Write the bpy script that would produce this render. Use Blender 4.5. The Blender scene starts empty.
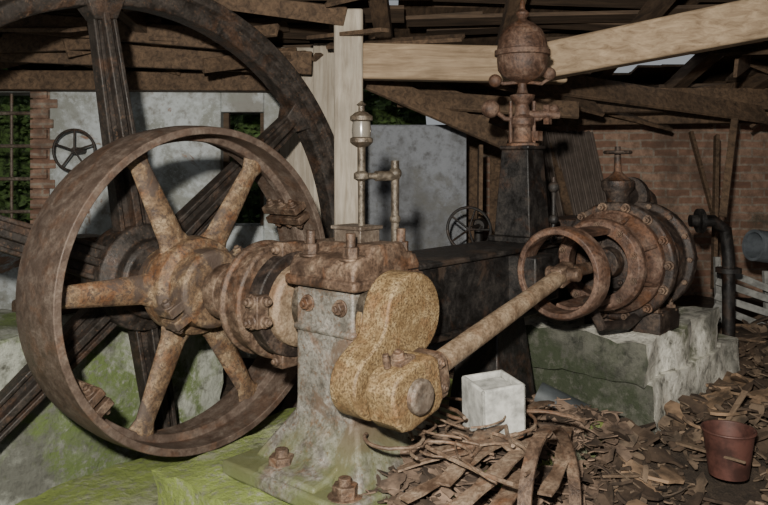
import bpy, bmesh, math, random
from mathutils import Vector, Matrix, noise
random.seed(7)
V=Vector
# ------------------------------------------------------------------ camera
H=1.55
cam=bpy.data.cameras.new("camera"); camo=bpy.data.objects.new("camera",cam)
bpy.context.collection.objects.link(camo)
camo.location=(0,0,H); camo.rotation_euler=(math.radians(90),0,0)
cam.lens=35.156; cam.sensor_width=36; cam.shift_y=-0.113; cam.clip_start=.05
bpy.context.scene.camera=camo
# ------------------------------------------------------------------ materials
def nt(name):
    m=bpy.data.materials.new(name); m.use_nodes=True
    t=m.node_tree; b=t.nodes["Principled BSDF"]; return m,t,b
def ramp(t,fac,stops):
    r=t.nodes.new("ShaderNodeValToRGB"); e=r.color_ramp.elements
    while len(e)<len(stops): e.new(.5)
    for i,(p,c) in enumerate(stops):
        e[i].position=p; e[i].color=(c[0],c[1],c[2],1) if not isinstance(c,(int,float)) else (c,c,c,1)
    t.links.new(fac,r.inputs[0]); return r.outputs[0]
def nz(t,co,scale,detail=6,rough=.6,dist=0):
    n=t.nodes.new("ShaderNodeTexNoise"); n.inputs["Scale"].default_value=scale
    n.inputs["Detail"].default_value=detail; n.inputs["Roughness"].default_value=rough
    n.inputs["Distortion"].default_value=dist
    t.links.new(co,n.inputs["Vector"]); return n.outputs[0]
def coord(t,sc=None,kind="Object",off=None):
    c=t.nodes.new("ShaderNodeTexCoord").outputs[kind]
    if sc or off:
        m=t.nodes.new("ShaderNodeMapping")
        if sc: m.inputs["Scale"].default_value=sc
        if off: m.inputs["Location"].default_value=off
        t.links.new(c,m.inputs[0]); c=m.outputs[0]
    return c
def mix(t,f,a,b,mode="MIX"):
    m=t.nodes.new("ShaderNodeMix"); m.data_type='RGBA'; m.blend_type=mode
    for i,x in ((0,f),(6,a),(7,b)):
        if hasattr(x,"links"): t.links.new(x,m.inputs[i])
        elif isinstance(x,(int,float)): m.inputs[i].default_value=x
        else: m.inputs[i].default_value=(x[0],x[1],x[2],1)
    return m.outputs[2]
def bump(t,b,h,s=.4,d=.01,prev=None):
    n=t.nodes.new("ShaderNodeBump"); n.inputs["Strength"].default_value=s; n.inputs["Distance"].default_value=d
    t.links.new(h,n.inputs["Height"])
    if prev: t.links.new(prev,n.inputs["Normal"])
    t.links.new(n.outputs[0],b.inputs["Normal"]); return n.outputs[0]
def rust(name,dark,mid,light,met=.15,rough=.66,sc=1.0,spot=None,spotamt=.56,patch=None,pcut=.56,bs=.5,fa=.55,ssc=55,orange=.5,ocol=(.20,.085,.035),moss=None):
    m,t,b=nt(name); c=coord(t)
    med=nz(t,c,13*sc,10,.72,.3); fine=nz(t,c,70*sc,4,.7); big=nz(t,c,4.5*sc,6,.62,.6)
    base=ramp(t,med,[(.36,dark),(.5,mid),(.66,light)])
    o=nz(t,coord(t,None,"Object",(5,3,1)),6*sc,8,.7,.4)
    base=mix(t,ramp(t,o,[(.52,0.0),(.62,orange)]),base,ocol)
    base=mix(t,ramp(t,fine,[(.38,fa),(.55,0.0)]),base,[x*.5 for x in dark])
    if spot:
        v=ramp(t,nz(t,c,ssc*sc,6,.7),[(spotamt,0.0),(spotamt+.05,.85)])
        base=mix(t,v,base,spot)
    if patch:
        base=mix(t,ramp(t,big,[(pcut-.02,0.0),(pcut+.04,.9)]),base,patch)
    else:
        base=mix(t,ramp(t,big,[(pcut-.08,0.0),(pcut+.12,.65)]),base,dark)
    if moss:   # moss growing on the lowest, damp part of the casting
        sx=t.nodes.new("ShaderNodeSeparateXYZ"); t.links.new(c,sx.inputs[0])
        mr=t.nodes.new("ShaderNodeMapRange"); t.links.new(sx.outputs[2],mr.inputs[0])
        mr.inputs[1].default_value=-.35; mr.inputs[2].default_value=-.58; mr.inputs[3].default_value=0; mr.inputs[4].default_value=.9
        base=mix(t,mix(t,ramp(t,big,[(.40,0.0),(.52,1.0)]),(0,0,0),mr.outputs[0]),base,moss)
    t.links.new(base,b.inputs["Base Color"])
    b.inputs["Metallic"].default_value=met
    t.links.new(ramp(t,med,[(.35,max(.25,rough-.24)),(.65,min(1,rough+.15))]),b.inputs["Roughness"])
    n1=bump(t,b,med,bs,.012); bump(t,b,fine,.4,.005,n1); return m
M_rust=rust("rust_brown",(.042,.026,.018),(.135,.086,.057),(.29,.21,.145))
M_rustrim=rust("rust_rim",(.085,.058,.044),(.14,.10,.076),(.215,.168,.132),bs=.25,sc=1.3,fa=.4,orange=.28)
M_tan=rust("rust_tan_speckled",(.15,.095,.045),(.27,.185,.09),(.38,.285,.155),met=.0,sc=1.6,spot=(.065,.038,.02),spotamt=.54,pcut=.58,bs=.4,fa=.9,ssc=75,orange=.6,ocol=(.19,.09,.035))
M_spoke=rust("rust_spoke_flaking",(.07,.045,.032),(.22,.142,.08),(.41,.31,.195),met=.05,spot=(.075,.052,.04),spotamt=.55,patch=(.085,.062,.05),pcut=.55,orange=.65)
M_rod=rust("rust_rod",(.14,.095,.06),(.27,.195,.128),(.38,.295,.20),sc=1.3,pcut=.68,bs=.25,orange=.4)
M_dark=rust("dark_iron",(.007,.0065,.006),(.018,.016,.015),(.045,.038,.032),met=.2,rough=.6,patch=(.05,.035,.026),pcut=.6,bs=.25,orange=.15)
M_fly=rust("flywheel_iron",(.022,.018,.015),(.045,.037,.031),(.09,.07,.057),met=.2,rough=.62,spot=(.12,.075,.048),spotamt=.58,bs=.3,orange=.25)
M_grey=rust("grey_paint_iron",(.09,.08,.066),(.195,.183,.158),(.32,.30,.265),met=.05,rough=.55,spot=(.13,.08,.05),spotamt=.57,patch=(.12,.085,.06),pcut=.56,bs=.3,orange=.4,moss=(.13,.15,.06))
M_redrust=rust("red_rust",(.045,.025,.017),(.12,.068,.046),(.23,.155,.112),orange=.5)
M_drum=rust("cylinder_iron",(.012,.009,.008),(.042,.029,.022),(.135,.097,.072),pcut=.54,orange=.4)
M_steel=rust("worn_steel",(.08,.06,.045),(.16,.125,.095),(.25,.215,.175),met=.2,rough=.6,orange=.4)
M_brass=rust("old_brass",(.04,.032,.023),(.10,.08,.058),(.20,.17,.13),met=.4,rough=.5,orange=.1)
M_scrap=rust("scrap_rust",(.085,.053,.035),(.19,.128,.086),(.34,.26,.185),met=.05)
def wood(name,dark,light,axis=0,rough=.85,gs=14):
    m,t,b=nt(name); s=[gs,gs,gs]; s[axis]=1.2
    c=coord(t,tuple(s)); g=nz(t,c,2.2,8,.7,.6); big=nz(t,coord(t),3,4)
    col=ramp(t,g,[(.3,dark),(.62,light)])
    col=mix(t,ramp(t,big,[(.35,0.0),(.8,.6)]),col,[x*.5 for x in dark])
    t.links.new(col,b.inputs["Base Color"]); b.inputs["Roughness"].default_value=rough
    bump(t,b,g,.5,.01); return m
W_post=wood("wood_post",(.30,.25,.19),(.56,.50,.41),2)
W_beam=wood("wood_beam",(.20,.135,.08),(.48,.36,.235),0)
W_roof=wood("wood_roof",(.028,.018,.012),(.13,.085,.052),0)
W_roofy=wood("wood_rafter",(.035,.022,.014),(.18,.115,.068),1)
W_lath=wood("wood_lath",(.10,.065,.04),(.27,.19,.125),0)
def masonry(name,base,dirt,moss,mossamt=.5,brick=False,bcut=.6,dirta=.75):
    m,t,b=nt(name); c=coord(t)
    n1=nz(t,c,2.2,7,.65,.4); n2=nz(t,c,14,8,.7); n3=nz(t,c,1.7,8,.68,.3)
    col=ramp(t,n2,[(.3,dirt),(.5,base),(.7,[min(1,x*1.15) for x in base])])
    if brick:
        br=t.nodes.new("ShaderNodeTexBrick")
        mp=t.nodes.new("ShaderNodeMapping"); mp.inputs["Rotation"].default_value=(math.radians(90),0,0)
        add=t.nodes.new("ShaderNodeMixRGB"); add.blend_type='ADD'; add.inputs[0].default_value=.03
        nn=t.nodes.new("ShaderNodeTexNoise"); nn.inputs["Scale"].default_value=6; t.links.new(c,nn.inputs["Vector"])
        t.links.new(c,add.inputs[1]); t.links.new(nn.outputs["Color"],add.inputs[2])
        t.links.new(add.outputs[0],mp.inputs[0]); t.links.new(mp.outputs[0],br.inputs["Vector"])
        br.inputs["Scale"].default_value=1; br.inputs["Brick Width"].default_value=.23; br.inputs["Row Height"].default_value=.075
        br.inputs["Mortar Size"].default_value=.012; br.inputs["Mortar Smooth"].default_value=.5
        br.inputs["Color1"].default_value=(.25,.13,.088,1); br.inputs["Color2"].default_value=(.44,.29,.21,1); br.inputs["Mortar"].default_value=(.36,.31,.25,1)
        bc=mix(t,ramp(t,n2,[(.35,.0),(.65,.8)]),br.outputs["Color"],(.14,.085,.058))
        msk=ramp(t,n1,[(bcut-.015,0.0),(bcut+.015,1.0)])
        col=mix(t,msk,bc,col)
        bump(t,b,br.outputs["Fac"],-.5,.02)
    dm=ramp(t,n3,[(.46,0.0),(.60,dirta)]); col=mix(t,dm,col,dirt)
    mm=ramp(t,n1,[(.62-mossamt*.3,0.0),(.72-mossamt*.3,.9)])
    mm2=mix(t,ramp(t,nz(t,c,22,7,.75),[(.38,0.0),(.50,1.0)]),(0,0,0),mm)
    col=mix(t,mm2,col,moss)
    t.links.new(col,b.inputs["Base Color"]); b.inputs["Roughness"].default_value=.95
    if not brick: bump(t,b,n2,.8,.03)
    return m
S_moss=masonry("mossy_concrete",(.30,.31,.21),(.075,.08,.045),(.22,.28,.06),.85,dirta=.7)
S_pier=masonry("mossy_plaster_pier",(.46,.48,.41),(.10,.10,.08),(.15,.21,.06),.58,dirta=.8)
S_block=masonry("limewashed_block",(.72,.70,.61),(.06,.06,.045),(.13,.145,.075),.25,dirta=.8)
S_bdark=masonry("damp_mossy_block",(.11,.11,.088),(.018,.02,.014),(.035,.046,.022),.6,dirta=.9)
S_plaster=masonry("old_plaster",(.52,.56,.57),(.20,.185,.155),(.28,.29,.26),.45,True,.42,.8)
S_plaster2=masonry("grey_plaster",(.25,.265,.29),(.11,.11,.11),(.16,.16,.15),.35,dirta=.7)
S_brick=masonry("red_brick",(.28,.22,.17),(.09,.06,.045),(.09,.075,.055),.2,True,.9,.7)
def soil():
    m,t,b=nt("debris_floor"); c=coord(t); n=nz(t,c,18,9,.75); n2=nz(t,c,2,5)
    col=ramp(t,n,[(.3,(.02,.014,.01)),(.52,(.07,.048,.032)),(.7,(.17,.12,.08))])
    col=mix(t,ramp(t,n2,[(.4,0.0),(.65,.6)]),col,(.04,.03,.02))
    t.links.new(col,b.inputs["Base Color"]); b.inputs["Roughness"].default_value=.95
    bump(t,b,n,1,.04); return m
M_soil=soil()
def flat(name,col,rough=.7,met=0,var=.35,sc=12):
    m,t,b=nt(name); n=nz(t,coord(t),sc,6,.65)
    t.links.new(ramp(t,n,[(.38,[x*(1-var) for x in col]),(.60,col)]),b.inputs["Base Color"])
    b.inputs["Roughness"].default_value=rough; b.inputs["Metallic"].default_value=met
    bump(t,b,n,.3,.006); return m
M_white=flat("white_painted_block",(.52,.52,.48),.85,0,.5,16)
M_slat=flat("white_slats",(.30,.30,.28),.8,0,.5)
M_chip1=flat("bark_tan",(.29,.19,.115),.9,0,.8,7); M_chip2=flat("bark_brown",(.085,.056,.036),.9,0,.65,9); M_chip3=flat("wood_fragment",(.19,.135,.09),.9,0,.75,8)
M_flake=flat("rust_flake",(.22,.15,.105),.9,.0,.75,8)
M_corr=flat("corrugated_rusty",(.15,.12,.10),.7,.2)
M_pipe=flat("grey_blue_pipe",(.16,.18,.20),.5,.2)
M_ash=flat("grey_sheet",(.07,.08,.085),.6,.2)
M_bucket=flat("red_bucket",(.11,.045,.034),.6,.1,.6)
M_leaf=flat("foliage_green",(.12,.20,.055),.8,0,.85,20)
def glass():
    m,t,b=nt("oiler_glass"); b.inputs["Base Color"].default_value=(.20,.18,.15,1); b.inputs["Roughness"].default_value=.2
    b.inputs["Transmission Weight"].default_value=.35; return m
M_glass=glass()
# ------------------------------------------------------------------ builder
def fr(d):
    z=V(d).normalized(); a=V((0,0,1)) if abs(z.z)<.9 else V((1,0,0))
    x=a.cross(z).normalized(); return x,z.cross(x),z
class Acc:
    def __init__(s): s.v=[]; s.f=[]
    def add(s,vs,fs):
        o=len(s.v); s.v+= [tuple(x) for x in vs]; s.f+=[tuple(i+o for i in f) for f in fs]; return s
    def box(s,c,sz,R=None):
        vs=[]
        for i in (-.5,.5):
            for j in (-.5,.5):
                for k in (-.5,.5):
                    p=V((i*sz[0],j*sz[1],k*sz[2]))
                    if R: p=R@p
                    vs.append(V(c)+p)
        return s.add(vs,[(0,1,3,2),(4,6,7,5),(0,4,5,1),(2,3,7,6),(0,2,6,4),(1,5,7,3)])
    def bx(s,a,b):
        a,b=V(a),V(b); return s.box((a+b)/2,b-a)
    def taper(s,p0,p1,A,B,ha,hb):
        vs=[]
        for p,h in ((V(p0),ha),(V(p1),hb)):
            for i,j in ((-1,-1),(1,-1),(1,1),(-1,1)): vs.append(p+V(A)*h[0]*i+V(B)*h[1]*j)
        return s.add(vs,[(0,1,2,3),(7,6,5,4),(0,4,5,1),(1,5,6,2),(2,6,7,3),(3,7,4,0)])
    def beam(s,p0,p1,w,h,w1=None,h1=None):
        x,y,z=fr(V(p1)-V(p0)); return s.taper(p0,p1,x,y,(w/2,h/2),((w1 or w)/2,(h1 or h)/2))
    def lathe(s,prof,o,d,n=48,closed=False,a0=0,a1=2*math.pi):
        x,y,z=fr(d); full=abs(a1-a0-2*math.pi)<1e-4; m=n if full else n+1; vs=[]; fs=[]; k=len(prof)
        for i in range(m):
            a=a0+(a1-a0)*i/n; dr=x*math.cos(a)+y*math.sin(a)
            for r,t in prof: vs.append(V(o)+z*t+dr*r)
        for i in range(n):
            j=(i+1)%m
            for q in range(k if closed else k-1):
                q2=(q+1)%k; fs.append((i*k+q,i*k+q2,j*k+q2,j*k+q))
        if full and not closed:
            fs.append(tuple(i*k for i in range(m))); fs.append(tuple(i*k+k-1 for i in range(m)))
        if not full:
            fs.append(tuple(range(k))); fs.append(tuple((m-1)*k+q for q in range(k)))
        return s.add(vs,fs)
    def cyl(s,p0,p1,r0,r1=None,n=24):
        d=V(p1)-V(p0); return s.lathe([(r0,0),(r1 if r1 is not None else r0,d.length)],p0,d,n)
    def sph(s,c,r,n=20,sq=1):
        pr=[(max(.0005,r*math.sin(math.pi*i/12)),-r*sq*math.cos(math.pi*i/12)) for i in range(13)]
        return s.lathe(pr,c,(0,0,1),n)
    def prism(s,pts,o,X,Y,T):
        n=len(pts); a=[V(o)+V(X)*p[0]+V(Y)*p[1] for p in pts]; b=[p+V(T) for p in a]
        return s.add(a+b,[tuple(range(n)),tuple(range(2*n-1,n-1,-1))]+[(i,(i+1)%n,n+(i+1)%n,n+i) for i in range(n)])
    def tube(s,pts,r,n=8,closed=False):
        pts=[V(p) for p in pts]; m=len(pts); vs=[]; fs=[]; up=None
        for i,p in enumerate(pts):
            a=pts[(i-1)%m] if (closed or i>0) else p; b=pts[(i+1)%m] if (closed or i<m-1) else p
            d=(b-a).normalized()
            if up is None: x,y,_=fr(d)
            else:
                x=(up-d*up.dot(d)).normalized(); y=d.cross(x)
            up=x
            for k in range(n):
                an=2*math.pi*k/n; vs.append(p+(x*math.cos(an)+y*math.sin(an))*r)
        for i in range(m if closed else m-1):
            j=(i+1)%m
            for k in range(n): fs.append((i*n+k,i*n+(k+1)%n,j*n+(k+1)%n,j*n+k))
        if not closed: fs.append(tuple(range(n))); fs.append(tuple((m-1)*n+k for k in range(n)))
        return s.add(vs,fs)
    def ring(s,c,d,R,r,n=40,m=8):
        x,y,z=fr(d); return s.tube([V(c)+(x*math.cos(2*math.pi*i/n)+y*math.sin(2*math.pi*i/n))*R for i in range(n)],r,m,True)
    def nut(s,c,d,r,h,stud=True):
        d=V(d).normalized(); c=V(c)
        s.cyl(c,c+d*h,r,r,6); s.cyl(c-d*.004,c+d*.006,r*1.35,r*1.35,16)
        if stud: s.cyl(c+d*h*.9,c+d*h*1.5,r*.55,r*.5,12)
        return s
    def obj(s,name,mat,parent=None,bev=0,ang=35,seg=2,loc=None,rot=None):
        me=bpy.data.meshes.new(name); me.from_pydata(s.v,[],s.f); me.update()
        bm=bmesh.new(); bm.from_mesh(me); bmesh.ops.recalc_face_normals(bm,faces=bm.faces); bm.to_mesh(me); bm.free()
        for p in me.polygons: p.use_smooth=True
        me.set_sharp_from_angle(angle=math.radians(ang))
        o=bpy.data.objects.new(name,me); bpy.context.collection.objects.link(o)
        me.materials.append(mat)
        if parent: o.parent=parent
        if loc: o.location=loc
        if rot: o.rotation_euler=rot
        if bev:
            b=o.modifiers.new("bevel","BEVEL"); b.width=bev; b.segments=seg; b.limit_method='ANGLE'; b.angle_limit=math.radians(40)
            b.harden_normals=False
        return o
def empty(name,loc=(0,0,0),rz=0):
    e=bpy.data.objects.new(name,None); e.empty_display_size=.1; bpy.context.collection.objects.link(e)
    e.location=loc; e.rotation_euler=(0,0,rz); return e
OZ=.985
EO=V((.0756,2.7,OZ)); ER=math.radians(49)
def eng(name): return empty(name,EO,ER)
def toe(x,y):
    rx,ry=x-EO.x,y-EO.y; return .656*rx+.755*ry, -.755*rx+.656*ry
def etow(u,v,w): return EO+V((.656*u-.755*v,.755*u+.656*v,w))
U=V((1,0,0)); S=V((0,1,0)); W=V((0,0,1))
def rad(a): a=math.radians(a); return V((math.cos(a),0,math.sin(a)))
def sst(a,b,x): x=max(0,min(1,(x-a)/(b-a))); return x*x*(3-2*x)
# ------------------------------------------------------------------ flywheel
fw=eng("flywheel"); vc=1.77; R=1.52
a=Acc(); hw=.10
a.lathe([(R,-hw),(R,hw),(R-.05,hw),(R-.07,hw-.03),(R-.12,hw-.03),(R-.15,hw-.05),(R-.15,-hw+.05),(R-.12,-hw+.03),(R-.07,-hw+.03),(R-.05,-hw)],(0,vc,0),S,120,True)
a.obj("rim",M_fly,fw,.006)
a=Acc()
for k in range(6):
    d=rad(99+60*k); t=d.cross(S)
    p0=V((0,vc,0))+d*.2; p1=V((0,vc,0))+d*(R-.14)
    a.taper(p0,p1,t,S,(.085,.022),(.058,.02))
    a.taper(p0,p1,t,S,(.020,.08),(.018,.055))
    for sg in (-1,1): a.taper(p0+t*.075*sg,p1+t*.050*sg,t,S,(.013,.045),(.011,.035))
    a.taper(p1-d*.08,p1+d*.01,t,S,(.06,.045),(.10,.075))
a.obj("spokes",M_fly,fw,.006)
a=Acc(); a.lathe([(.13,-.19),(.18,-.19),(.20,-.17),(.20,-.12),(.27,-.09),(.27,.09),(.20,.12),(.20,.19),(.13,.19)],(0,vc,0),S,48)
a.obj("hub",M_fly,fw,.006)
# ------------------------------------------------------------------ belt pulley
bp=eng("belt_pulley_wheel"); vc=1.31; R=.752
a=Acc(); hw=.17
a.lathe([(R-.008,-hw),(R,-hw*.5),(R+.004,0),(R,hw*.5),(R-.008,hw),(R-.042,hw),(R-.036,.03),(R-.07,.02),(R-.07,-.02),(R-.036,-.03),(R-.042,-hw)],(0,vc,0),S,120,True)
a.obj("rim",M_rustrim,bp,.004)
a=Acc()
for an in (178,116,57,-3,-60,-113):
    d=rad(an); t=d.cross(S); c=V((0,vc,0)); p0=c+d*.14; p1=c+d*(R-.04)
    N=14; vs=[];fs=[];m=16
    for i in range(N+1):
        f=i/N; p=p0.lerp(p1,f); wA=.074*(1-f)+.043*f
        if f>.88: wA+= (f-.88)*.4
        if f<.18: wA+=(.18-f)*.35
        wB=.036-.012*f
        for k in range(m):
            q=2*math.pi*k/m; vs.append(p+t*math.cos(q)*wA+S*math.sin(q)*wB)
    for i in range(N):
        for k in range(m): fs.append((i*m+k,i*m+(k+1)%m,(i+1)*m+(k+1)%m,(i+1)*m+k))
    a.add(vs,fs)
a.obj("spokes",M_spoke,bp)
a=Acc(); a.lathe([(.09,-.20),(.165,-.20),(.18,-.185),(.185,-.09),(.225,-.07),(.235,0),(.225,.07),(.175,.09),(.17,.2),(.09,.2)],(0,vc,0),S,48)
for an in (28,208):
    d=rad(an); t=d.cross(S)
    for sg in (-1,1): a.box(V((0,vc-.13,0))+d*.20+t*.033*sg,(.10,.11,.045),Matrix((d,S,t)).transposed())
    a.nut(V((0,vc-.14,0))+d*.22+t*.055,t,.024,.024); a.nut(V((0,vc-.14,0))+d*.22-t*.055,-t,.024,.024)
a.obj("hub",M_spoke,bp,.006)
a=Acc()
for an in (28,218):
    d=rad(an); t=d.cross(S); Rm=Matrix((d,S,t)).transposed()
    for sg in (-1,1):
        a.box(V((0,vc,0))+d*(R-.08)+t*.030*sg,(.09,.26,.04),Rm)
        for q in (-.085,0,.085):
            a.nut(V((0,vc+q,0))+d*(R-.09)+t*.051*sg,t*sg,.022,.024)
a.obj("rim_lugs",M_rust,bp,.005)
# ------------------------------------------------------------------ steam engine
se=eng("horizontal_steam_engine")
a=Acc(); a.cyl((0,-.02,0),(0,2.7,0),.085,n=40)
a.lathe([(.085,0),(.12,0),(.125,.02),(.125,.06),(.12,.08),(.085,.08)],(0,.98,0),S,40)
a.obj("crankshaft",M_rust,se,.003)
a=Acc(); ec=V((.02,.74,.0))
a.lathe([(.09,-.07),(.235,-.07),(.245,-.06),(.245,-.045),(.23,-.035),(.23,.035),(.245,.045),(.245,.06),(.235,.07),(.09,.07)],ec,S,64)
a.obj("eccentric_sheave",M_rust,se,.003)
a=Acc(); a.lathe([(.16,-.04),(.215,-.04),(.215,.03),(.16,.03)],(0,.60,0),S,56)
a.obj("eccentric_strap",M_drum,se,.006)
a=Acc(); a.lathe([(.09,-.05),(.15,-.05),(.17,-.03),(.17,.02),(.09,.02)],(0,.56,0),S,48)
a.obj("collar",M_rod,se,.004)
a=Acc()
for sg in (-1,1):
    a.box((-.02,.60,.225*sg),(.12,.06,.06))
    for q in (-.075,.06): a.nut((q,.60,.225*sg),U*(-1 if q<0 else 1),.020,.024)
a.box((-.21,.57,-.0),(.06,.07,.13))
for q in (-.04,.04): a.nut((-.24,.57,q),-U,.022,.024); a.nut((-.20,.535,q),-S,.020,.024)
a.obj("eccentric_lugs",M_rust,se,.006)
a=Acc()
prof=[(-.145,.11),(-.145,-.32),(-.16,-.42),(-.20,-.48),(-.27,-.515),(-.34,-.525),(-.34,-.56),(.46,-.56),(.46,-.525),(.36,-.51),(.27,-.46),(.22,-.38),(.205,-.30),(.205,.11),(.13,.11),(.10,.05),(-.05,.05),(-.07,.11)]
a.prism(prof,(0,.12,0),U,W,S*.30)
a.bx((-.36,-.05,-.60),(.50,.60,-.54))
a.taper((.03,.27,-.545),(.03,.27,-.36),U,S,(.28,.28),(.165,.16))
a.bx((-.155,.11,-.06),(.215,.43,-.03))
a.obj("bearing_pedestal",M_grey,se,.014,seg=3)
a=Acc()
a.prism([(-.165,.115),(-.165,.19),(-.14,.225),(-.08,.24),(-.05,.275),(.11,.275),(.14,.24),(.19,.225),(.215,.19),(.215,.115)],(0,.10,0),U,W,S*.34)
a.prism([(-.175,.115),(-.175,.155),(.225,.155),(.225,.115)],(0,.085,0),U,W,S*.37)
a.obj("bearing_cap",M_rust,se,.012,seg=3)
a=Acc()
a.lathe([(.09,-.02),(.135,-.02),(.135,.36),(.09,.36)],(0,.10,0.02),S,40)
a.obj("bearing_brasses",M_brass,se,.004)
a=Acc()
for u,v in ((-.115,.16),(-.115,.37),(.17,.16),(.17,.37)):
    a.nut((u,v,.225),W,.032,.045); a.cyl((u,v,.265),(u,v,.32),.018)
a.nut((-.147,.18,.05),-U,.024,.024);a.nut((-.147,.35,.05),-U,.024,.024)
a.nut((-.27,.36,-.54),W,.048,.05); a.nut((-.28,.03,-.545),W,.045,.045); a.nut((.40,.45,-.525),W,.05,.05)
a.obj("holding_nuts",M_rust,se,.003)
a=Acc(); a.bx((-.02,.2,.27),(.09,.34,.325)); a.bx((-.03,.19,.32),(.10,.35,.335)); a.obj("oil_box",M_steel,se,.004)
px,pz=-.185,-.180
def crank_outline():
    r1,r2=.152,.118; d=V((px-.015,pz-.03)); L=d.length; ax=d/L; ang=math.atan2(ax.y,ax.x); pts=[]; o=V((.015,.03))
    n=V((-ax.y,ax.x))
    for i in range(25):
        q=ang+math.radians(50)+ (2*math.pi-math.radians(100))*i/24; pts.append((o.x+r1*math.cos(q),o.y+r1*math.sin(q)))
    for f,w in ((.45,.098),(.6,.092)):
        p=o+ax*(L*f)-n*w; pts.append((p.x,p.y))
    for i in range(21):
        q=ang-math.radians(110)+math.radians(220)*i/20; pts.append((px+r2*math.cos(q),pz+r2*math.sin(q)))
    for f,w in ((.6,.092),(.45,.098)):
        p=o+ax*(L*f)+n*w; pts.append((p.x,p.y))
    return pts
a=Acc(); a.prism(crank_outline(),(0,-.035,0),U,W,S*.12)
a.lathe([(.10,0),(.14,0),(.14,.04),(.10,.04)],(0,.08,0),S,40)
a.obj("crank_arm",M_tan,se,.010,seg=3)
P=V((px,-.13,pz)); C=V((.95,-.13,.085)); rd=(C-P).normalized(); rt=rd.cross(S); Rm=Matrix((rd,S,rt)).transposed()
a=Acc(); a.cyl((px,-.23,pz),(px,.0,pz),.055,n=32)
a.lathe([(.0005,.004),(.02,.004),(.03,0),(.05,0),(.058,.01),(.058,.03)],(px,-.235,pz),S,32)
a.obj("crank_pin",M_steel,se,.003)
a=Acc()
a.prism([(-.115,-.05),(-.09,-.085),(-.05,-.10),(.10,-.10),(.135,-.07),(.135,.07),(.10,.10),(-.05,.10),(-.09,.085),(-.115,.05)],P+S*(-.075),rd,rt,S*.125)
a.obj("big_end",M_tan,se,.012,seg=3)
a=Acc()
a.prism([(.115,-.08),(.165,-.08),(.19,-.045),(.19,.045),(.165,.08),(.115,.08)],P+S*(-.065),rd,rt,S*.10)
a.box(P+rt*.102+rd*.02,(.08,.08,.02),Rm); a.nut(P+rt*.110+rd*.02,rt,.022,.02); a.cyl(P+rt*.10-rd*.04,P+rt*.15-rd*.04,.012)
for q in (-.045,.045): a.nut(P+rd*.15+rt*q-S*.065,-S,.015,.012)
a.obj("big_end_strap",M_rust,se,.006)
a=Acc(); a.lathe([(.046,.15),(.041,.25),(.040,.6),(.036,.9),(.036,(C-P).length-.05)],P,rd,32)
a.obj("connecting_rod",M_rod,se)
a=Acc()
a.box(C-rd*.01,(.12,.06,.085),Rm); a.cyl(C-S*.08,C+S*.08,.03); a.cyl(C,C+U*.75,.028)
a.obj("crosshead",M_rust,se,.008)
CY=-.13; CW=.09
a=Acc(); a.bx((.15,.12,-.13),(1.50,.42,.155)); a.bx((.13,.10,.155),(1.55,.44,.178)); a.bx((.13,.10,-.15),(1.55,.44,-.12))
a.bx((.9,-.02,-.06),(1.12,.14,.15))
a.taper((1.0,.27,-.15),(1.0,.27,-.60),U,S,(.12,.1),(.18,.14))
a.obj("frame_beam",M_dark,se,.008)
a=Acc()
cc=(0,CY,CW)
a.lathe([(.170,.90),(.174,.885),(.195,.885),(.205,.90),(.205,.985),(.19,1.0),(.174,1.0),(.170,.985)],cc,U,64,True)
a.obj("guide_ring",M_redrust,se,.003)
a=Acc()
a.lathe([(.160,1.0),(.188,1.0),(.188,1.34),(.160,1.34)],cc,U,16,True,math.radians(68),math.radians(112))
a.lathe([(.160,1.0),(.188,1.0),(.188,1.34),(.160,1.34)],cc,U,16,True,math.radians(248),math.radians(292))
a.lathe([(.150,1.29),(.205,1.29),(.222,1.31),(.222,1.345),(.195,1.36),(.20,1.39),(.225,1.42),(.255,1.45),(.255,1.49),(.22,1.49),(.19,1.43),(.155,1.37)],cc,U,56,True)
for k in range(8):
    q=2*math.pi*(k+.5)/8; dr=V((0,math.cos(q),math.sin(q))); tt=V((0,-math.sin(q),math.cos(q))); o=V(cc)
    pts=[(1.345,.19),(1.345,.21),(1.45,.252),(1.46,.22),(1.40,.19)]
    a.prism(pts,o-tt*.009,U,dr,tt*.018)
a.obj("guide_trunk",M_redrust,se,.004)
a=Acc()
a.lathe([(.03,1.36),(.07,1.36),(.075,1.40),(.075,1.43),(.13,1.44),(.15,1.49),(.03,1.5)],cc,U,40)
for k in range(6):
    q=2*math.pi*k/6; a.nut((1.44,CY+.11*math.cos(q),CW+.11*math.sin(q)),-U,.014,.02)
a.obj("piston_gland",M_drum,se,.003)
a=Acc()
a.lathe([(.03,1.49),(.285,1.49),(.295,1.50),(.295,1.54),(.25,1.555),(.25,1.63),(.262,1.635),(.262,1.655),(.25,1.66),(.25,1.78),(.285,1.79),(.285,1.84),(.23,1.855),(.19,1.90),(.02,1.92)],cc,U,64)
a.bx((1.56,CY-.20,-.265),(1.82,CY+.20,-.16)); a.bx((1.60,CY-.14,-.2),(1.78,CY+.14,0))
a.bx((1.55,CY+.18,-.12),(1.90,CY+.45,.28))
a.obj("cylinder_body",M_drum,se,.006)
a=Acc()
for k in range(14):
    q=2*math.pi*k/14; a.nut((1.485,CY+.273*math.cos(q),CW+.273*math.sin(q)),-U,.017,.03)
for k in range(10):
    q=2*math.pi*(k+.5)/10; a.nut((1.288,CY+.19*math.cos(q),CW+.19*math.sin(q)),-U,.012,.016)
for k in range(14):
    q=2*math.pi*k/14; a.cyl((1.77,CY+.268*math.cos(q),CW+.268*math.sin(q)),(1.865,CY+.268*math.cos(q),CW+.268*math.sin(q)),.014,n=6)
for u in (1.60,1.78): a.nut((u,CY-.17,-.17),W,.025,.025)
a.obj("cylinder_studs",M_rust,se)
a=Acc(); b0=V((1.66,CY+.06,CW+.235))
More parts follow.
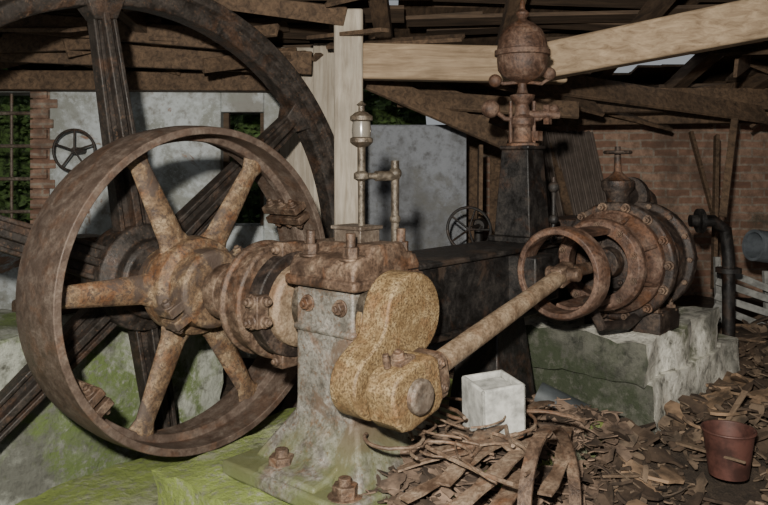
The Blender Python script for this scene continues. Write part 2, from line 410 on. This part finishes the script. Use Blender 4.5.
a.lathe([(.07,0),(.10,0),(.10,.025),(.055,.04),(.06,.09),(.085,.13),(.085,.16),(.05,.18),(.03,.2),(.02,.21),(.015,.34)],b0,W,32)
a.ring(b0+W*.31,W,.065,.009)
for k in range(4): a.cyl(b0+W*.31,b0+W*.31+V((math.cos(k*1.57),math.sin(k*1.57),0))*.065,.007,n=8)
a.tube([b0+W*.08,b0+W*.08+U*.12,b0+W*.08+U*.30,b0+W*.05+U*.38,b0+U*.42-W*.04,b0+U*.44-W*.3,b0+U*.44-W*.5],.055,16)
a.lathe([(.055,.14),(.10,.14),(.10,.18),(.055,.18)],b0+W*.08,U,32)
a.tube([(1.15,CY-.02,-.05),(1.2,CY-.06,-.18),(1.40,CY-.1,-.2),(1.6,CY-.1,-.16)],.025,12)
a.obj("steam_stop_valve",M_drum,se)
# ------------------------------------------------------------------ governor
gv=eng("centrifugal_governor"); g0=V((1.30,.285,.178))
a=Acc()
a.taper(g0,g0+W*.03,U,S,(.13,.13),(.13,.13)); a.taper(g0+W*.03,g0+W*.47,U,S,(.105,.105),(.078,.078))
a.taper(g0+W*.47,g0+W*.49,U,S,(.086,.086),(.086,.086))
a.obj("pedestal",M_dark,gv,.006)
a=Acc(); gs=g0+W*.48
a.lathe([(.085,0),(.085,.02),(.05,.03),(.045,.10),(.06,.12),(.06,.15),(.04,.17),(.035,.22),(.06,.25),(.065,.27),(.03,.28),(.022,.31),(.022,.33),(.045,.34),
 (.105,.37),(.125,.40),(.130,.45),(.130,.47),(.142,.475),(.142,.50),(.130,.505),(.122,.56),(.10,.605),(.06,.64),(.03,.655),(.02,.665),(.035,.685),(.035,.695),(.015,.715),(.012,.75),(.002,.77)],gs,W,48)
xv=V((.655,-.755,0))
for sg in (-1,1):
    a.tube([gs+W*.14,gs+W*.15+xv*.09*sg,gs+W*.19+xv*.14*sg],.013,10)
    a.sph(gs+W*.20+xv*(.165)*sg,.048 if sg<0 else .025)
    a.tube([gs+W*.34,gs+W*.33+xv*.10*sg,gs+W*.36+xv*.145*sg],.010,10)
    a.sph(gs+W*(.345 if sg<0 else .38)+xv*.14*sg,.034)
a.cyl(gs+W*.17-xv*.03,gs+W*.17+xv*.19,.022); a.box(gs+W*.06+xv*.07,(.05,.05,.05)); a.cyl(gs+W*.02+xv*.06,gs+W*.24+xv*.06,.01); a.cyl(gs+W*.02-xv*.06,gs+W*.24-xv*.06,.01)
a.box(gs+W*.17+xv*.13,(.03,.03,.10))
a.obj("spindle_and_weights",M_redrust,gv)
a=Acc(); a.tube([g0+V((-.02,-.17,-.02)),g0+V((-.02,-.19,.1)),g0+V((-.02,-.19,.33))],.010,8); a.sph(g0+V((-.02,-.19,.28)),.028); a.sph(g0+V((-.02,-.19,.12)),.025)
a.obj("linkage",M_dark,gv)
# ------------------------------------------------------------------ oiler
ol=eng("drip_oiler"); o0=V((.040,.25,.335))
a=Acc(); a.lathe([(.014,0),(.014,.17),(.03,.18),(.03,.20),(.016,.21),(.016,.30),(.034,.31),(.044,.32),(.044,.335),(.036,.34)],o0,W,24)
a.lathe([(.036,.40),(.044,.405),(.044,.42),(.025,.435),(.012,.44),(.012,.46),(.02,.465),(.002,.48)],o0,W,24)
a.cyl(o0+W*.19,o0+W*.19+V((.10,-.06,0)),.013); a.cyl(o0+V((.13,-.06,-.10)),o0+V((.13,-.06,.25)),.016)
a.sph(o0+V((.13,-.06,.2)),.026); a.sph(o0+V((.13,-.06,.02)),.022); a.cyl(o0+V((.05,-.03,.19)),o0+V((.14,-.065,.19)),.02)
a.obj("oiler_body",M_brass,ol)
a=Acc(); a.lathe([(.034,.33),(.038,.365),(.034,.40)],o0,W,24); a.obj("oiler_cup",M_glass,ol)
# ------------------------------------------------------------------ foundations
def rough_box(name,lo,hi,mat,parent,amp=.03,cut=.09,mat2=None):
    bm=bmesh.new(); bmesh.ops.create_cube(bm,size=1)
    lo,hi=V(lo),V(hi); sz=hi-lo
    for v in bm.verts: v.co=V((lo.x+(v.co.x+.5)*sz.x,lo.y+(v.co.y+.5)*sz.y,lo.z+(v.co.z+.5)*sz.z))
    for ax in range(3):
        n=max(1,int(sz[ax]/cut))
        for i in range(1,n):
            co=lo.copy(); co[ax]=lo[ax]+sz[ax]*i/n; no=V((0,0,0)); no[ax]=1
            bmesh.ops.bisect_plane(bm,geom=bm.verts[:]+bm.edges[:]+bm.faces[:],plane_co=co,plane_no=no)
    for v in bm.verts:
        q=noise.noise_vector(v.co*4)*amp+noise.noise_vector(v.co*13)*amp*.6; v.co+=q
    bm.normal_update()
    me=bpy.data.meshes.new(name); bm.to_mesh(me); bm.free()
    for p in me.polygons: p.use_smooth=True
    me.set_sharp_from_angle(angle=math.radians(60)); me.materials.append(mat)
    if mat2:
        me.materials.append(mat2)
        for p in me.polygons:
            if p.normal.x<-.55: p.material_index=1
    o=bpy.data.objects.new(name,me); bpy.context.collection.objects.link(o)
    if parent: o.parent=parent
    return o
fd=eng("engine_foundation")
rough_box("plinth",(-.50,-.24,-OZ-.05),(1.25,.84,-.60),S_moss,fd,.028,.05)
rough_box("step",(-1.6,.88,-OZ-.05),(1.25,1.50,-.83),S_moss,fd,.03,.06)
cf=eng("cylinder_foundation")
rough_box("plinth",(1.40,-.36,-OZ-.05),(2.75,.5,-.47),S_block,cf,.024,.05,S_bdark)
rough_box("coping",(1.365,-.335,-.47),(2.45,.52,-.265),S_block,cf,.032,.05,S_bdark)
pf=eng("masonry_pier")
rough_box("pier",(-2.4,2.02,-OZ-.7),(.7,2.7,-.26),S_pier,pf,.03)
a=Acc(); a.bx((-.3,2.3,-.26),(.3,2.6,-.18)); a.bx((-.16,2.32,-.2),(.16,2.58,.16)); a.obj("outboard_bearing",M_rust,pf,.02)
# ------------------------------------------------------------------ floor with wheel pit
def fh(x,y):
    h=.10+.05*noise.noise(V((x,y,0))*1.1)+.04*noise.noise(V((x,y,3))*3.5)+.02*noise.noise(V((x,y,5))*9)
    h+=.17*sst(.5,1.2,x)*sst(2.9,3.5,y)+.06*sst(1.9,2.6,x)
    return h
def floor():
    vs=[];fs=[];n=0.125; U0,U1,V0,V1=-5,7,-5,7
    nu=int((U1-U0)/n); nv=int((V1-V0)/n); idx={}
    for i in range(nu+1):
        for j in range(nv+1):
            u=U0+i*n; v=V0+j*n
            inpit=(-1.52<=u<=1.52 and 1.5<=v<=2.0)
            p=etow(u,v,0); h=fh(p.x,p.y)
            if inpit: h=-.64
            idx[i,j]=len(vs); vs.append((u,v,h-OZ))
    for i in range(nu):
        for j in range(nv): fs.append((idx[i,j],idx[i+1,j],idx[i+1,j+1],idx[i,j+1]))
    a=Acc(); a.add(vs,fs); return a.obj("floor",M_soil,None,0,80,loc=EO,rot=(0,0,ER))
floor()
# ------------------------------------------------------------------ walls
def wall(name,parts,mat,bev=0):
    a=Acc()
    for lo,hi in parts: a.bx(lo,hi)
    return a.obj(name,mat,None,bev)
YB=5.6
wall("wall_back",[((-2.50,YB,-.1),(-1.22,YB+.3,2.25)),((-4.2,YB,-.1),(-2.5,YB+.3,1.02)),((-.9,YB,-.1),(-.45,YB+.3,2.25)),
  ((-1.22,YB,-.1),(-.9,YB+.3,1.1)),((-4.2,YB,2.1),(-2.5,YB+.3,2.25)),((-1.22,YB,1.95),(-.9,YB+.3,2.25)),((-4.2,YB,1.0),(-3.3,YB+.3,2.1))],S_plaster,.01)
a=Acc()
for k in range(15):
    z=1.0+k*.075; e=.05 if k%2 else 0.0
    a.bx((-2.64,YB-.012,z+.004),(-2.50+e+random.uniform(-.02,.02),YB+.05,z+.071))
a.bx((-2.635,YB+.02,1.0),(-2.5,YB+.3,2.12))
a.obj("wall_back_jamb",S_brick,None,.006)
wall("wall_partition",[((-.45,YB+.05,-.1),(.62,YB+.25,1.86))],S_plaster2,.02)
wall("wall_right_back",[((.62,7.0,-.1),(4.7,7.3,2.15))],S_brick)
wall("wall_right",[((4.4,1.0,-.1),(4.7,7.3,2.5))],S_brick)
wall("wall_left",[((-4.4,1.0,-.1),(-4.1,5.9,2.4))],S_plaster)
wall("wall_return",[((.55,YB+.05,-.1),(.62,7.0,1.86))],S_plaster2)
a=Acc()
for z in (1.2,1.45,1.7,1.95): a.cyl((-3.3,YB+.12,z),(-2.6,YB+.12,z),.014,n=8)
for x in (-3.1,-2.85): a.cyl((x,YB+.14,1.02),(x,YB+.14,2.1),.012,n=8)
a.obj("window_1",M_steel)
a=Acc(); a.bx((-1.22,YB+.1,1.1),(-1.18,YB+.16,1.95)); a.bx((-.94,YB+.1,1.1),(-.9,YB+.16,1.95)); a.bx((-1.22,YB+.1,1.5),(-.9,YB+.16,1.53)); a.obj("window_2",W_roof)
a=Acc(); vs=[];fs=[];nx,nz_=90,60
for i in range(nx+1):
    for j in range(nz_+1):
        x=-4.6+i*5/nx; z=-.1+j*2.6/nz_; y=7.1+.3*noise.noise(V((x*2,z*2,0)))+.2*noise.noise(V((x*8,z*8,0)))
        vs.append((x,y,z))
for i in range(nx):
    for j in range(nz_): q=i*(nz_+1)+j; fs.append((q,q+nz_+1,q+nz_+2,q+1))
a.add(vs,fs)
for i in range(4500):
    x=random.uniform(-4.4,.2); z=random.uniform(.0,2.5)
    c=V((x,6.95+.3*noise.noise(V((x*2,z*2,0)))-random.uniform(0,.35),z)); r=random.uniform(.02,.05)
    d=V((random.uniform(-1,1),random.uniform(-1,.2),random.uniform(-1,1))).normalized(); x,y,z=fr(d)
    a.add([c-x*r,c-y*r*.5,c+x*r,c+y*r*.5],[(0,1,2,3)])
a.obj("garden_hedge",M_leaf)
# ------------------------------------------------------------------ roof
def zr(y): return 2.27+(5.6-y)*.2
def gap(x,y): return (1.75<x<2.25 and 5.6<y<6.3) or (2.35<x<2.7 and 5.7<y<6.1) or (-.10<x<.04 and 4.95<y<5.3)
a=Acc()
y=1.2
while y<7.4:
    x=-4.6
    while x<4.8:
        L=random.uniform(.5,1.9); w=random.uniform(.12,.2)
        hit=any(gap(x+L*k/10,y) for k in range(11)) or (y>6.1 and x<.3)
        if hit and y<6.4: L=min(L,.25); hit=any(gap(x+L*k/10,y) for k in range(11)) or (y>6.1 and x<.3)
        if random.random()>.09 and not hit:
            rz=random.uniform(-.08,.08); z=zr(y)+random.uniform(-.05,.05)+.12
            Rm=Matrix.Rotation(rz,3,'Z')@Matrix.Rotation(-.197+random.uniform(-.16,.16),3,'X')@Matrix.Rotation(random.uniform(-.07,.07),3,'Y')
            a.box((x+L/2,y,z),(L,w,.025),Rm)
        x+=L+random.uniform(0,.02)
    y+=random.uniform(.165,.18)
a.obj("roof_boards",W_roof)
a=Acc()
y=1.0
while y<7.6:
    x=-4.7
    while x<4.8:
        if not (gap(x+.1,y+.1) or gap(x+.02,y+.18) or gap(x+.18,y+.02) or (y>6.1 and x<.3)):
            a.box((x+.1,y+.1,zr(y+.1)+.22+random.uniform(0,.01)),(.21,.22,.02),Matrix.Rotation(-.197,3,'X'))
        x+=.2
    y+=.2
a.obj("ceiling",W_roofy)
a=Acc()
for i in range(11):
    x=-4.2+i*.8+random.uniform(-.2,.2); dx=random.uniform(-.6,.6); ye=6.05 if x<.6 else 7.2
    a.beam((x,1.3,zr(1.3)+.03),(x+dx,ye,zr(ye)+.03),random.uniform(.07,.11),random.uniform(.09,.13))
a.obj("roof_rafters",W_roofy)
a=Acc()
a.beam((-4.2,5.5,2.18),(-.3,5.5,2.16),.16,.14)
a.beam((-3.2,4.9,2.34),(-.5,5.2,2.26),.05,.16)
a.beam((-2.9,4.7,2.50),(-.9,4.9,2.36),.05,.13)
a.obj("roof_purlins",W_roofy,None,.008)
a=Acc()
def board(p0,p1,w,t=.025,roll=0.0):
    x,y,z=fr(V(p1)-V(p0)); A=x*math.cos(roll)+y*math.sin(roll); B=z.cross(A)
    a.taper(p0,p1,A,B,(w/2,t/2),(w*random.uniform(.35,.5),t/2))
board((-.1,5.0,2.13),(.85,5.2,1.72),.16,.03,1.2)
board((-.3,5.3,2.25),(.75,5.3,1.90),.20,.03,1.3)
board((.1,5.2,2.02),(1.3,5.0,1.92),.14,.03,1.0)
board((.2,4.9,2.26),(1.6,5.6,1.98),.22,.03,.7)
board((.9,5.4,2.2),(3.0,5.9,1.95),.24,.03,.9)
board((1.2,5.8,2.05),(3.9,6.1,2.1),.22,.03,1.2)
board((.4,5.6,2.3),(2.4,6.4,1.9),.25,.03,.5)
board((2.6,5.0,2.32),(3.6,5.6,2.1),.22,.03,.6)
for i in range(26):
    x=random.uniform(.4,3.8); y=random.uniform(5.0,6.6); x2=x+random.uniform(-1.1,1.1); y2=y+random.uniform(-.6,.6)
    if any(1.6<x+(x2-x)*k/6<2.3 and 5.4<y+(y2-y)*k/6<6.3 for k in range(7)): continue
    board((x,y,zr(y)-random.uniform(-.08,.15)),(x2,y2,zr(y)-random.uniform(-.05,.34)),random.uniform(.05,.18),.025,random.uniform(0,1.5))
for i in range(34):
    x=random.uniform(-3.6,-.2); y=random.uniform(4.4,5.4)
    board((x,y,zr(y)-random.uniform(-.08,.08)),(x+random.uniform(-.9,.9),y+random.uniform(-.6,.6),zr(y)-random.uniform(-.08,.16)),random.uniform(.05,.15),.025,random.uniform(0,1.5))
a.obj("fallen_roof_boards",W_roofy,None,.003)
# timbers
a=Acc(); a.taper((-.215,4.6,.0),(-.215,4.6,2.50),U,S,(.083,.08),(.088,.08)); a.obj("timber_post",W_post,None,.012)
a=Acc(); a.taper((-.62,5.42,0),(-.60,5.42,2.4),U,S,(.13,.05),(.14,.05)); a.obj("timber_post.001",W_post,None,.01)
a=Acc(); a.taper((-.42,5.25,0),(-.41,5.25,2.4),U,S,(.078,.05),(.082,.05)); a.obj("timber_post.002",W_post,None,.01)
a=Acc(); a.beam((-.14,4.62,2.19),(1.12,4.62,2.165),.13,.22); a.obj("tie_beam",W_beam,None,.018,seg=3)
a=Acc(); a.beam((.92,4.45,2.16),(2.6,3.9,2.44),.15,.21,.16,.24); a.obj("tie_beam.001",W_beam,None,.018,seg=3)
a=Acc(); a.beam((1.25,6.4,1.97),(3.9,6.2,2.0),.16,.17); a.obj("wall_plate_beam",W_roofy,None,.012)
# ------------------------------------------------------------------ background right clutter
a=Acc()
def corr(o,X,Y,w,h):
    n=60; o=V(o);X=V(X).normalized();Y=V(Y).normalized();N=X.cross(Y)
    vs=[];fs=[]
    for i in range(n+1):
        p=o+X*(w*i/n)+N*.02*math.sin(i*2*math.pi/6); vs+= [p,p+Y*h]
    for i in range(n): fs.append((2*i,2*i+2,2*i+3,2*i+1))
    a.add(vs,fs)
corr((1.50,6.3,.5),(1,0,0),(-.12,.35,1),.55,1.45); corr((1.1,6.5,.3),(1,.1,0),(.1,.3,1),.5,1.5)
a.obj("corrugated_sheets",M_corr)
a=Acc()
for p0,p1,w in (((.70,5.9,.2),(.80,6.7,1.8),.14),((.9,6.0,.2),(1.02,6.8,1.8),.12),((1.05,5.6,.3),(1.35,6.6,1.80),.05),((2.55,5.8,.6),(2.75,6.2,1.8),.06),((2.35,5.2,1.2),(2.62,5.6,1.9),.05),
   ((.68,5.4,.2),(.72,5.6,1.7),.10),((1.7,6.0,.3),(1.5,6.8,1.8),.07),((2.9,6.2,.5),(2.7,6.6,1.85),.05)):
    a.beam(p0,p1,w,.03)
a.obj("leaning_planks",W_roofy,None,.003)
a=Acc(); c=V((.56,4.95,1.13)); d=V((-.35,-1,0)).normalized()
a.ring(c,d,.145,.010); x,y,z=fr(d)
for k in range(5): q=2*math.pi*k/5; a.cyl(c,c+(x*math.cos(q)+y*math.sin(q))*.145,.007,n=8)
a.cyl(c-d*.03,c-d*.35,.016); a.lathe([(.04,0),(.05,.03),(.05,.1)],c-d*.3,-d,20); a.cyl(c-d*.3,(c.x+.1,c.y+.3,.12),.03)
a.obj("valve_handwheel",M_dark)
a=Acc(); c=V((-2.24,5.42,1.66)); d=V((0,-1,0))
a.ring(c,d,.15,.010)
for k in range(5): q=2*math.pi*k/5+.3; a.cyl(c,c+V((math.cos(q),0,math.sin(q)))*.15,.007,n=8)
a.cyl(c,c+V((0,.17,0)),.025)
a.obj("valve_handwheel.001",M_fly)
a=Acc(); a.lathe([(.11,0),(.11,1.2),(.09,1.2),(.09,0)],(2.56,5.2,1.00),V((1,.25,-.15)),32,True); a.obj("flue_pipe",M_pipe)
a=Acc(); a.tube([(2.0,4.9,1.19),(2.15,4.9,1.19),(2.24,4.92,1.13),(2.26,4.92,.95),(2.26,4.92,.25)],.04,14); a.lathe([(.05,0),(.08,0),(.08,.03),(.05,.03)],(2.26,4.92,.85),W,24); a.lathe([(.05,0),(.08,0),(.08,.03),(.05,.03)],(2.05,4.9,1.19),U,24)
a.obj("exhaust_pipe",M_dark)
a=Acc()
for i in range(4): a.beam((2.40,5.4+.02*i,.80-i*.09+random.uniform(-.02,.02)),(2.95,5.3+.02*i,.62-i*.10+random.uniform(-.04,.04)),.02,.05)
a.beam((2.45,5.47,.1),(2.45,5.52,.88),.04,.04); a.beam((2.8,5.45,.1),(2.8,5.5,.78),.04,.04)
a.obj("slatted_crate",M_slat,None,.003)
a=Acc(); c=(1.47,3.20,.235); a.lathe([(.001,0),(.080,0),(.104,.185),(.110,.19),(.100,.19),(.076,.02),(.001,.02)],c,W,32)
a.ring((c[0],c[1],c[2]+.19),W,.106,.006)
a.obj("metal_bucket",M_bucket)
a=Acc(); s=.090; t=.018; h=.20
a.bx((-s,-s,0),(s,s,.02)); a.bx((-s,-s,0),(-s+t,s,h)); a.bx((s-t,-s,0),(s,s,h)); a.bx((-s,-s,0),(s,-s+t,h)); a.bx((-s,s-t,0),(s,s,h)); a.bx((-s+t,-s+t,.12),(s-t,s-t,.18))
a.obj("white_stone_box",M_white,None,.008,seg=3,loc=(.415,2.84,.545),rot=(.06,-.05,.35))
a=Acc(); a.lathe([(.258,-.022),(.268,-.022),(.268,.022),(.258,.022)],(.56,2.50,.40),V((.86,-.5,.1)),48,True); a.obj("iron_hoop",M_rust)
a=Acc(); a.lathe([(.07,0),(.07,.24),(.06,.24),(.06,0)],(.74,3.62,.44),V((.75,-.35,-.3)),28,True); a.obj("drain_pipe",M_ash)
# ------------------------------------------------------------------ debris
def chips(name,mat,n,reg,zf,smin,smax,flatn=.012,tilt=.5,bend=1.0,lift=.06,wr=(.18,.5),pw=2):
    a=Acc()
    for i in range(n):
        x=random.uniform(*reg[0]); y=random.uniform(*reg[1]); z=zf(x,y)
        if z is None: continue
        L=smin+(smax-smin)*random.random()**pw; w=random.uniform(*wr)*L
        Rm=Matrix.Rotation(random.uniform(0,6.3),3,'Z')@Matrix.Rotation(random.uniform(-tilt,tilt),3,'Y')@Matrix.Rotation(random.uniform(-tilt,tilt),3,'X')
        N=5; bd=random.uniform(-1,1)*bend; tw=random.uniform(-.6,.6); vs=[];fs=[]
        c=V((x,y,z+random.uniform(0,lift)+L*tilt*.1)); j0,j1=random.uniform(.3,1),random.uniform(.3,1)
        for k in range(N+1):
            f=k/N-.5; wk=w*.5*random.uniform(.7,1.15)
            if k==0: wk*=j0
            if k==N: wk*=j1
            zz=bd*L*(f*f-.1); sx=random.uniform(-.12,.12)*w
            for sgn in (-1,1):
                e=random.uniform(-.06,.06)*L if k in (0,N) else 0
                for th in (0,flatn):
                    vs.append(c+Rm@V((f*L+e,sx+sgn*wk,zz+th+sgn*tw*wk*f)))
        for k in range(N):
            q=4*k
            fs+=[(q,q+4,q+6,q+2),(q+1,q+3,q+7,q+5),(q,q+1,q+5,q+4),(q+2,q+6,q+7,q+3)]
        fs+=[(0,2,3,1),(4*N,4*N+1,4*N+3,4*N+2)]
        a.add(vs,fs)
    a.obj(name,mat,None,0,25)
def zfloor(x,y):
    u,v=toe(x,y)
    if y>5.35 and x<.8: return None
    if -.60<u<1.35 and -.27<v<.87: return None
    if 1.34<u<2.8 and -.38<v<.54: return None
    if (x-1.47)**2+(y-3.2)**2<.018: return None
    return fh(x,y)+.01
chips("bark_debris",M_chip1,300,((.40,3.0),(2.4,5.2)),zfloor,.06,.30,.014,.4,.6,.08,(.3,.65),1.5)
chips("bark_litter",M_chip2,2300,((.30,3.2),(2.2,5.6)),zfloor,.04,.26,.012,.6,.5,.06,(.15,.6))
chips("wood_fragments",M_chip3,3800,((.35,3.0),(2.3,5.2)),zfloor,.02,.13,.006,.7,.4,.07,(.12,.6))
a=Acc()
for i in range(44):
    x=random.uniform(.7,2.8); y=random.uniform(2.7,4.8); z=zfloor(x,y)
    if z is None: continue
    L=random.uniform(.15,.5); d=V((random.uniform(-1,1),random.uniform(-1,1),random.uniform(-.2,.4))).normalized()
    a.beam((x,y,z+.05),V((x,y,z+.08))+d*L,random.uniform(.015,.05),.012,random.uniform(.01,.04),.010)
a.obj("broken_laths",W_lath,None,.002)
def zfound(x,y):
    u,v=toe(x,y)
    if -.20<u<1.2 and -.25<v<.12: return OZ-.60+.13*math.exp(-((u-.22)/.34)**2)*sst(.2,-.05,v)
    if -.40<u<1.2 and -.55<v<=-.25: return OZ-.60+.11*math.exp(-((u-.2)/.36)**2)-(-.25-v)*1.7
    return None
chips("rust_flakes",M_flake,2600,((-.2,1.1),(2.0,3.7)),zfound,.02,.15,.005,.5,.6,.04,(.2,.7))
chips("rust_flakes.001",M_chip2,2400,((-.2,1.1),(2.0,3.7)),zfound,.02,.11,.005,.6,.6,.04,(.2,.7))
a=Acc()
for i in range(20):
    u=random.uniform(-.05,.5); v=random.uniform(-.36,-.06); p=etow(u,v,-.40+random.uniform(0,.05)); pts=[]; an=random.uniform(0,6.3); dan=random.uniform(-.35,.35)
    for k in range(14):
        pts.append(p.copy()); an+=dan; p=p+V((math.cos(an),math.sin(an),random.uniform(-.15,.12)))*.030
        p.z=max(p.z,OZ-.45)
    a.tube(pts,random.uniform(.0035,.008),7)
def strip(s0,s1,w,arch):
    p0,p1=etow(*s0),etow(*s1); d=p1-p0; n=d.cross(W).normalized(); N=10; vs=[];fs=[]
    for k in range(N+1):
        f=k/N; c=p0+d*f+W*arch*4*f*(1-f)+n*.02*math.sin(f*5)
        for sg in (-1,1):
            for th in (0,.008): vs.append(c+n*sg*w*.5*(1+.15*math.sin(k*1.7))+W*th)
    for k in range(N):
        q=4*k; fs.extend([(q,q+4,q+6,q+2),(q+1,q+3,q+7,q+5),(q,q+1,q+5,q+4),(q+2,q+6,q+7,q+3)])
    fs.extend([(0,2,3,1),(4*N,4*N+1,4*N+3,4*N+2)]); a.add(vs,fs)
strip((-.15,-.28,-.46),(.5,-.12,-.41),.05,.03); strip((.1,-.22,-.41),(.75,-.20,-.43),.035,.03)
strip((-.25,-.20,-.50),(.3,-.31,-.42),.045,.02); strip((-.3,-.36,-.51),(.35,-.38,-.43),.06,.03)
strip((-.38,-.44,-.62),(.2,-.42,-.49),.07,.03); strip((.0,-.1,-.45),(.25,-.40,-.44),.04,.04)
strip((.3,-.1,-.46),(.15,-.34,-.42),.06,.03); strip((-.1,-.05,-.49),(.12,-.30,-.44),.03,.03); strip((.2,-.45,-.56),(.7,-.30,-.50),.05,.02)
a.obj("rusty_scrap_iron",M_scrap,None,0,40)
# ------------------------------------------------------------------ lights
w=bpy.data.worlds.new("world"); bpy.context.scene.world=w; w.use_nodes=True
w.node_tree.nodes["Background"].inputs[0].default_value=(.90,.95,1,1); w.node_tree.nodes["Background"].inputs[1].default_value=.32
l=bpy.data.lights.new("camera_flash","AREA"); l.energy=250; l.size=.10; l.color=(1,.95,.86)
lo=bpy.data.objects.new("camera_flash",l); bpy.context.collection.objects.link(lo); lo.location=(-.20,-.25,1.98)
lo.rotation_euler=(V((.1,3.6,1.15))-lo.location).to_track_quat('-Z','Y').to_euler()
